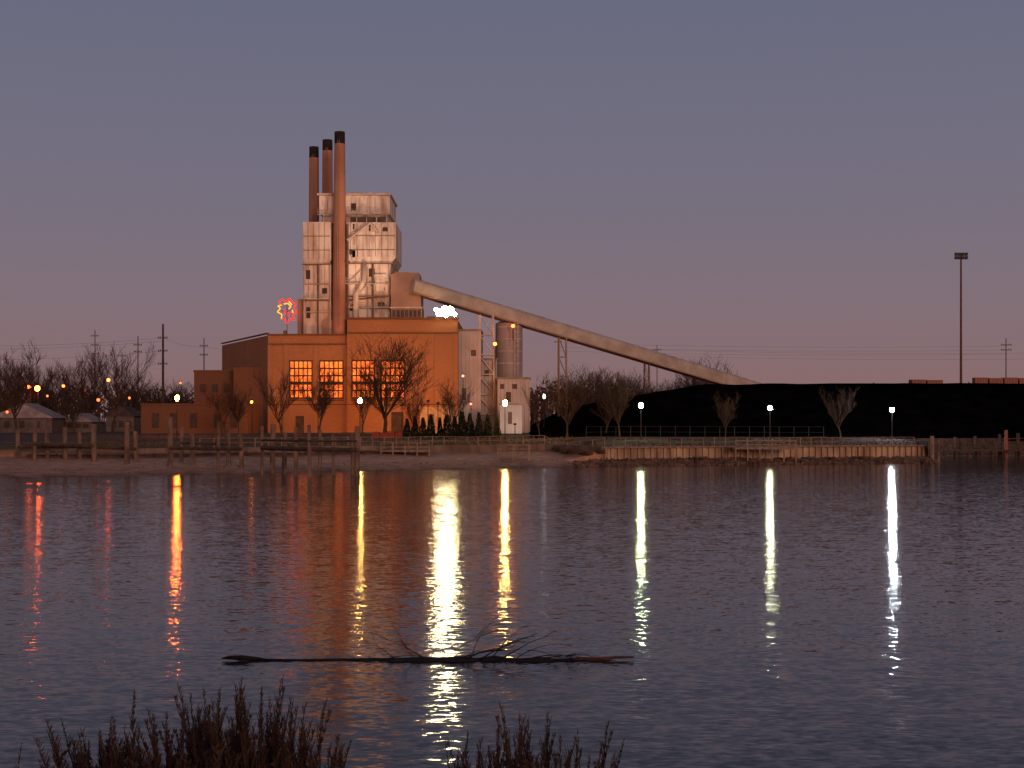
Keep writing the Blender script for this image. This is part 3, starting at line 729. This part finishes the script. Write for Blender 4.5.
def railing(x0,x1,off,step,h,mt,name,label,thick=.05,rails=(.5,1.0)):
    pts=[]; x=x0
    while x<=x1:
        y=shore(x)+off(x); pts.append((x,y,tz(x,y))); x+=step
    rr=root(name,pts[0],label,'railing')
    for p in pts: MB().box(p[0]-thick,p[0]+thick,p[1]-thick,p[1]+thick,p[2]-.2,p[2]+h).build('post',mt,rr)
    for a in rails:
        m=MB()
        for p,q in zip(pts,pts[1:]): m.tube((p[0],p[1],p[2]+h*a),(q[0],q[1],q[2]+h*a),thick*.7,thick*.7,4)
        m.build('rail',mt,rr)
railing(14,59,lambda x:9,1.6,1.15,M['wood'],'railing','metal railing along the top of the seawall')
railing(-40,13.5,lambda x:29-18*ss(4,13,x),1.6,1.2,M['wood'],'railing','wooden railing along the upper beach',.07,(.5,1.0))
railing(-66,-15,lambda x:46,2.2,1.3,M['woodd'],'railing','dark fence behind the beach',.06,(.4,1.0))
railing(12,52,lambda x:(230-shore(x)),2.4,1.8,M['dark'],'chain_fence','dark wire fence at the foot of the coal pile',.04,(.5,1.0))

pts=[]; x=12.0; i=0
while x<59.3:
    y=shore(x)+6.2+(0.0 if (i%4) in (0,1) else -.35); pts.append((x,y)); x+= .12 if i%2 else .34; i+=1
m=MB()
for x,y in pts: m.v.append((x,y,-.3)); m.v.append((x,y,2.2))
for i in range(len(pts)-1): m.f.append((2*i,2*i+2,2*i+3,2*i+1))
sw=root('seawall',(35,200,0),'pale corrugated sheet pile seawall with timber cap','seawall')
m.build('sheet_pile',M['seawall'],sw)
m=MB(); xx=[12+i*2.36 for i in range(21)]
for a,b_ in zip(xx,xx[1:]):
    ya=shore(a)+6; yb=shore(b_)+6; mb0=len(m.v); m.v+=[(a,ya-.5,2.21),(b_,yb-.5,2.21),(b_,yb+.55,2.21),(a,ya+.55,2.21),(a,ya-.5,2.4),(b_,yb-.5,2.4),(b_,yb+.55,2.4),(a,ya+.55,2.4)]; m.f+=[tuple(mb0+q for q in f) for f in((0,3,2,1),(4,5,6,7),(0,1,5,4),(2,3,7,6),(1,2,6,5),(0,4,7,3))]
m.build('cap_beam',M['wood'],sw)
m=MB(); q=[(60,205),(61.5,228),(67,233.5),(85,237),(200,241)]
for a,b_ in zip(q,q[1:]):
    mb0=len(m.v); m.v+=[(a[0],a[1],-.3),(b_[0],b_[1],-.3),(b_[0],b_[1],3.0),(a[0],a[1],3.0)]; m.f.append((mb0,mb0+1,mb0+2,mb0+3))
m.build('bulkhead',M['woodd'],None,origin=(60,228,0),label='dark timber bulkhead lining the channel',category='bulkhead')
G='mooring posts by the channel'
for px,D,tp,mt in((932,203,436,M['wood']),(938,204,440,M['pile']),(1006,228,430,M['freight']),(1000,229,434,M['woodd']),(975,231,436,M['woodd']),(1018,229,433,M['woodd']),(955,230,437,M['woodd'])):
    x=X(px,D); MB().tube((x,D,-1),(x,D,Z(tp,D)),.32,.28,10).build('mooring_post',mt,None,origin=(x,D,0),label='round timber mooring post standing in the water',category='mooring post',group=G)
D=226; pr=root('timber_dock',(X(985,D),D,0),'low dark timber dock on short piles in the channel','dock')
MB().box(X(942,D),X(1030,D),D,D+3,1.0,1.25).build('deck',M['woodd'],pr)
for px in range(945,1030,12): MB().tube((X(px,D),D+.4,-1),(X(px,D),D+.4,1),.2,.2,8).build('post',M['woodd'],pr)
def platform(px0,px1,D,zd,label):
    rr=root('fishing_platform',(X(px0,D),D,0),label,'platform'); x0,x1=X(px0,D),X(px1,D)
    MB().box(x0,x1,D,D+3.5,zd,zd+.25).build('deck',M['wood'],rr)
    n=int((x1-x0)/1.5)
    for i in range(n+1):
        x=x0+.1+(x1-x0-.2)*i/n; MB().box(x-.09,x+.09,D+.05,D+.23,-.8,zd+1.2).build('post',M['wood'],rr)
    for h in(.6,1.15): MB().box(x0,x1,D-.04,D+.04,zd+h,zd+h+.12).build('rail',M['wood'],rr)
platform(735,797,193.5,2.0,'small wooden fishing platform with rail projecting from the seawall')
platform(497,530,188,1.5,'small wooden platform with rail at the end of the beach')
platform(380,430,191,1.7,'low wooden overlook deck on the beach')

m=MB(); rg=random.Random(3)
for i in range(1500):
    if i<1350: x=rg.uniform(8,59); y=shore(x)+rg.uniform(-.8,5.0)
    else: x=rg.uniform(-60,12); y=shore(x)+rg.uniform(0,10)
    s_=rg.uniform(.1,.42) if i<1350 else rg.uniform(.06,.14); z=tz(x,y)+s_*.2
    b0=len(m.v); m.ball((x,y,z),s_,5,3,.7)
    for k_ in range(b0,len(m.v)): v=m.v[k_]; m.v[k_]=(v[0]+rg.uniform(-.3,.3)*s_,v[1]+rg.uniform(-.3,.3)*s_,v[2]+rg.uniform(-.25,.25)*s_)
m.build('shore_rocks',M['rock'],label='brown riprap stones along the waterline',kind='stuff',category='rocks')
m=MB()
for i in range(14000):
    x=rg.uniform(-64,60); 
    off=rg.uniform(28,52) if x<10 else rg.choice((rg.uniform(.5,5.5),rg.uniform(8,26)))
    if noise.noise(Vector((x*.12,off*.15,8)))<-.05: continue
    y=shore(x)+off; z=tz(x,y); h=rg.uniform(.15,.5); m.blade((x,y,z),(x+rg.uniform(-.2,.2),y+rg.uniform(-.2,.2),z+h),.05,(0,1,0))
m.build('dry_grass',mat('dry_grass',(0.15,0.1,0.06),.95,(0.06,0.045,0.025),.4),label='tufts of dry grass on the upper beach',kind='stuff',category='grass')
for i,(px,py,w_) in enumerate(((570,455,1.8),(560,452,1.4),(585,456,1.3),(395,438,1.2),(300,440,1.2),(600,455,1.0),(700,462,1.2),(860,461,1.0),(830,461,.9))):
    D=ground_D(px,py); x=X(px,D); z=tz(x,D); m=MB()
    for j in range(420):
        a=rg.uniform(0,6.28); u=rg.random()**.5*w_; h=rg.uniform(.2,1)*w_*.7
        p=Vector((x+u*math.cos(a)*.3,D+u*math.sin(a)*.3,z)); e_=Vector((x+u*math.cos(a),D+u*math.sin(a),z+h)); m.blade(p.lerp(e_,rg.uniform(0,.7)),e_,.05)
    m.build('dry_shrub',M['rock'],None,origin=(x,D,z),label='low brown dry shrub on the shore',category='shrub',group='dry shrubs on the shore')

D=222; bf=root('barrier_fence',(X(372,D),D,tz(X(372,D),D)),'sagging orange plastic mesh safety fence','barrier fence')
m=MB(); z=tz(X(385,D),D)
for i in range(12):
    xx_=X(372,D)+i*.42; h=1.1+.15*math.sin(i*1.3)
    if i<11:
        for q in range(5): m.box(xx_,xx_+.42,D,D+.03,z+.1+q*h/5,z+.1+q*h/5+h/8)
    m.box(xx_-.03,xx_+.03,D-.05,D+.06,z,z+h)
m.build('mesh_panel',M['orange'],bf)
def house(px0,px1,py_e,py_r,D,mt,rm,label):
    x0,x1=X(px0,D),X(px1,D); rr=root('house',((x0+x1)/2,D,3.2),label,'house')
    ze,zr_=Z(py_e,D),Z(py_r,D)
    MB().box(x0,x1,D,D+9,3,ze).build('wall',mt,rr)
    MB().prism([(x0-.5,ze+.003),(x1+.5,ze+.003),((x0+x1)/2,zr_)],'y',D-.5,D+9.5).build('roof',rm,rr)
    m=MB()
    for t in(.2,.45,.7): m.box(x0+(x1-x0)*t,x0+(x1-x0)*t+1.2,D-.08,D-.003,3.3+1,min(ze-.4,5.8))
    m.build_each('window',M['darkbrown'],rr)
house(-8,52,418,403,300,M['housew'],M['roof'],'pale roofed low house with shallow gable')
house(62,92,422,413,310,M['housew'],M['roof'],'small pale roofed shed among the trees')
house(106,134,416,406,330,M['housew'],M['darkbrown'],'dark roofed small house among the trees')
def boxcar(px0,px1,D,y0):
    x0,x1=X(px0,D),X(px1,D); zb=13.0; zt=Z(y0,D); rr=root('freight_container',((x0+x1)/2,D,zb),'rusty red freight container standing on the coal yard','container','freight containers beyond the coal')
    MB().box(x0,x1,D,D+2.5,zb,zt).build('container_body',M['freight'],rr)
    m=MB(); x=x0+.3
    while x<x1-.2: m.box(x,x+.12,D-.07,D-.003,zb+.2,zt-.2); x+=.8
    m.build('corrugation_rib',M['transfer'],rr)
for a,b_,yy in((912,926,379.5),(927.5,943,380),(975,988,377.5),(989.5,1003,378),(1004.5,1018,377.5),(1019.5,1034,378)): boxcar(a,b_,400,yy)
def bench(px,D):
    x=X(px,D); z=tz(x,D); rr=root('park_bench',(x,D,z),'dark park bench facing the water','bench','park benches by the railing')
    MB().box(x-.9,x+.9,D-.25,D+.25,z+.42,z+.48).build('seat',M['dark'],rr); MB().box(x-.9,x+.9,D+.25,D+.3,z+.5,z+.95).build('backrest',M['dark'],rr)
    for s_ in(-.8,.75): MB().box(x+s_,x+s_+.06,D-.2,D+.24,z,z+.41).build('leg',M['dark'],rr)
for px in(590,675,740,820): bench(px,shore(X(px,205))+14)

# ---------------------------------------------------------------- floating tree
D=35.5; kq=D/F
lr=root('fallen_tree',(X(430,D),D,0),'dark waterlogged fallen tree with twisted branches floating in water','fallen tree')
def LP_(px,py,dd=0): return Vector((X(px,D),D+dd,(660.5-py)*kq))
tp=[(222,658.3,.015),(230,657.3,.05),(242,657.6,.07),(255,658.8,.045),(266,659.6,.022),(300,659.9,.022),(325,660,.028),(345,660.5,.04),(360,661,.06),(378,661.8,.08),(392,662.4,.12),(408,661,.09),(424,662,.13),(440,662.2,.11),(458,661.4,.14),(476,662.0,.10),(495,661,.12),(515,661.8,.09),(535,661,.10),(555,661.8,.08),(572,661,.075)]
MB().sweep([LP_(a,b_,R.uniform(-.08,.08)) for a,b_,c_ in tp],[c_ for a,b_,c_ in tp],9).build('trunk',M['log'],lr)
MB().sweep([LP_(568,661),LP_(583,659.5,.05),(LP_(600,659,-.03)),LP_(616,657.8,.03),LP_(634,657.2)],[.07,.05,.045,.035,.025],8).build('bare_trunk_end',M['logend'],lr)
m=MB(); rg=random.Random(41)
def lb(p,dv,ln,rad,lv):
    pts=[p]; rs=[rad]; q=p.copy(); dd=dv.normalized()
    for i in range(7):
        dd=(dd+Vector((rg.uniform(-.06,.2),rg.uniform(-.15,.15),rg.uniform(-.17,.03)))*(1 if dv.x>0 else .8)).normalized(); q=q+dd*ln/7
        if q.z<-.03: q.z=-.03
        pts.append(q.copy()); rs.append(rad*(1-.12*(i+1)))
        if lv<2 and i>0 and rg.random()<.5: lb(q,dd+Vector((rg.uniform(-.4,.6),rg.uniform(-.5,.5),rg.uniform(-.2,.6))),ln*rg.uniform(.3,.55),rad*.6,lv+1)
    m.path(pts,rs,4)
for px,ln,dx,dz,rd in((398,.9,-.8,.7,.014),(415,.8,-.8,1.0,.012),(428,1.3,-.9,.6,.016),(445,1.3,.9,1.0,.014),(462,1.7,.9,.9,.02),(470,1.2,.3,1.1,.013),(478,1.7,1,.7,.02),(490,1.4,.7,1.0,.015),(500,1.5,1,.7,.018),(514,1.3,.8,.8,.014),(525,1.5,1,.5,.018),(540,1.1,1,.6,.014),(405,1.2,-1,.12,.018),(450,1.6,1,.35,.02),(550,1.8,1,.06,.024),(436,1.1,-1,.3,.016),(520,1.6,1,.25,.018),(540,1.7,1,.12,.02)):
    lb(LP_(px,661,rg.uniform(-.1,.1)),Vector((dx,rg.uniform(-.5,.3),dz)),ln,rd,0)
m.build('branch',M['log'],lr)

# ---------------------------------------------------------------- foreground weeds
def weed(seed,H,kind):
    rg=random.Random(seed); st=MB(); pl=MB()
    rr=root('dry_weed',(0,0,0),'dry brown weed with feathery seed heads','plant','dry weeds on the near bank')
    for s_ in range(rg.randint(6,9)):
        a=rg.uniform(0,6.28); h=H*rg.uniform(.45,1); lean=rg.uniform(.05,.42); p=Vector((rg.uniform(-.05,.05),rg.uniform(-.05,.05),-.1)); pts=[p.copy()]; rs=[.012]
        n=10
        for i in range(n):
            t=(i+1)/n; p=p+Vector((math.cos(a)*lean*h/n*(.5+t*1.3)+rg.uniform(-.012,.012),math.sin(a)*lean*h/n*(.5+t)+rg.uniform(-.012,.012),h/n)); pts.append(p.copy()); rs.append(.010*(1-.8*t))
        st.sweep(pts,rs,4)
        for i in range(2,n):
            if kind==1:
                for q in range(9):
                    c_=pts[i-1].lerp(pts[i],rg.random()); b_=rg.uniform(0,6.28); ln=rg.uniform(.04,.13)
                    c3=c_+Vector((math.cos(b_)*ln,math.sin(b_)*ln,rg.uniform(.0,.06))); e_=c3+Vector((math.cos(b_)*ln*.5,math.sin(b_)*ln*.5,-ln*.5))
                    pl.blade(c_,c3,rg.uniform(.010,.022)); pl.blade(c3,e_,.011)
            else:
                for q in range(6):
                    c_=pts[i-1].lerp(pts[i],rg.random()); b_=rg.uniform(0,6.28); ln=rg.uniform(.08,.22)
                    pl.blade(c_,c_+Vector((math.cos(b_)*ln*.45,math.sin(b_)*ln*.45,ln*.8)),.005)
        k0=n-5 if kind!=1 else n-3
        for i in range(k0,n):
            for q in range(40):
                c_=pts[i].lerp(pts[i+1],rg.random()); t=(i-k0+rg.random())/(n-k0); b_=rg.uniform(0,6.28); ln=(.11*(1-t)+.03)*rg.uniform(.4,1.15)
                pl.blade(c_,c_+Vector((math.cos(b_)*ln*.65,math.sin(b_)*ln*.65,ln*.9)),.005)
        if kind==2:
            for i in range(n-6,n-1):
                b_=rg.uniform(0,6.28); ln=rg.uniform(.14,.3); c2=pts[i].copy(); dv=Vector((math.cos(b_)*.45,math.sin(b_)*.45,.85)).normalized()
                for w_ in range(5):
                    c3=c2+dv*ln/5
                    for u in range(12):
                        bb=rg.uniform(0,6.28); pl.blade(c2.lerp(c3,rg.random()),c3+Vector((math.cos(bb)*.025,math.sin(bb)*.025,.02)),.005)
                    c2=c3
    st.build('stem',M['weed'],rr); pl.build('seed_head',M['plume'],rr); return rr
W=[weed(1,1.6,0),weed(2,1.6,1),weed(3,1.6,2),weed(4,1.6,1),weed(5,1.6,2)]; wu=[False]*5
TOPL=[(30,760),(50,728),(75,706),(105,690),(130,680),(150,704),(175,690),(200,682),(235,668),(265,676),(290,690),(320,698),(345,708),(360,745),(380,790)]
TOPR=[(395,800),(420,760),(445,732),(470,716),(500,712),(520,694),(550,706),(580,708),(600,716),(615,745),(630,775)]
def place(px,top,D,q,lean=(0,0),wf=.85):
    x=X(px,D); zb=4.4-.22*D+noise.noise(Vector((x*.3,D*.3,5)))*.25; H=Z(top,D)-zb
    if H<.4: return
    s_=H/1.55; sc=(wf,wf,s_)
    if not wu[q]: wu[q]=True; o=W[q]; o.location=(x,D,zb); o.scale=sc
    else: o=copy_thing(W[q],(x,D,zb),sc,R.uniform(0,6.28))
    o.rotation_euler=(lean[0],lean[1],R.uniform(0,6.28))
for i in range(78):
    px=72+R.random()*258; tpy=interp(TOPL,px)+R.choice((0,4,10,20,34,46)); q=R.choice((1,3,1,0)) if px<150 else R.choice((0,2,4,2))
    place(px,tpy,R.uniform(9.5,12.5),q,(0,0),.68)
for i in range(36):
    px=66+R.random()*275; place(px,interp(TOPL,px)+R.uniform(40,62),R.uniform(9,11),R.choice((1,3,2)),(0,0),.9)
for i in range(30):
    px=446+R.random()*145; place(px,interp(TOPR,px)+R.choice((0,6,16,30,42)),R.uniform(9.5,12.5),R.choice((0,2,4)),(0,R.uniform(.0,.1)),.62)
place(0,732,10,0,(0,0),.4); place(378,752,10,0,(0,0),.4)

# ---------------------------------------------------------------- world, sun, camera
wd=bpy.data.worlds.new('World'); scene.world=wd; wd.use_nodes=True
nt=wd.node_tree;N=nt.nodes;L=nt.links; bg=N['Background']
tc=N.new('ShaderNodeTexCoord'); sp=N.new('ShaderNodeSeparateXYZ'); L.new(tc.outputs['Generated'],sp.inputs[0])
def lin(h): 
    r_=[int(h[i:i+2],16)/255 for i in(0,2,4)]; return tuple((c/12.92 if c<=.04045 else ((c+.055)/1.055)**2.4) for c in r_)+(1,)
rp=N.new('ShaderNodeValToRGB'); cr0=rp.color_ramp
cr0.elements[0].position=0; cr0.elements[0].color=lin('896a68')
cr0.elements[1].position=1; cr0.elements[1].color=lin('46485a')
for p,c_ in((0.03,'886c6d'),(0.07,'836f76'),(0.12,'7b707c'),(0.18,'736f80'),(0.28,'696b80'),(0.45,'595b70')):
    q=cr0.elements.new(p); q.color=lin(c_)
L.new(sp.outputs[2],rp.inputs[0])
mrr=N.new('ShaderNodeMapRange'); mrr.inputs['From Min'].default_value=0.1; mrr.inputs['From Max'].default_value=-1; mrr.interpolation_type='SMOOTHSTEP'; L.new(sp.outputs[1],mrr.inputs[0])
mr2=N.new('ShaderNodeMapRange'); mr2.inputs['From Min'].default_value=0.35; mr2.inputs['From Max'].default_value=0.0; mr2.interpolation_type='SMOOTHSTEP'; L.new(sp.outputs[2],mr2.inputs[0])
mu=N.new('ShaderNodeMath'); mu.operation='MULTIPLY'; L.new(mrr.outputs[0],mu.inputs[0]); L.new(mr2.outputs[0],mu.inputs[1])
gl=N.new('ShaderNodeVectorMath'); gl.operation='SCALE'; gl.inputs[0].default_value=(1.0,.45,.22); L.new(mu.outputs[0],gl.inputs['Scale'])
ad=N.new('ShaderNodeVectorMath'); ad.operation='ADD'; L.new(rp.outputs[0],ad.inputs[0]); L.new(gl.outputs[0],ad.inputs[1])
L.new(ad.outputs[0],bg.inputs[0]); bg.inputs[1].default_value=1.0

sd=bpy.data.lights.new('sun','SUN'); sd.energy=0.9; sd.color=(1,.55,.37); sd.angle=math.radians(12)
so_=bpy.data.objects.new('sun',sd); col.objects.link(so_)
sdir=Vector((0.35,-1,0.18)).normalized()
so_.rotation_euler=sdir.to_track_quat('Z','Y').to_euler()

cd=bpy.data.cameras.new('camera'); co=bpy.data.objects.new('camera',cd); col.objects.link(co)
co.location=(0,0,CH); co.rotation_euler=(math.radians(90),0,0); cd.lens=50; cd.sensor_width=36; cd.shift_y=(HZ-384)/1024; cd.clip_end=8000; cd.clip_start=.1
scene.camera=co
for o in bpy.data.objects:
    if '_o' in o: del o['_o']
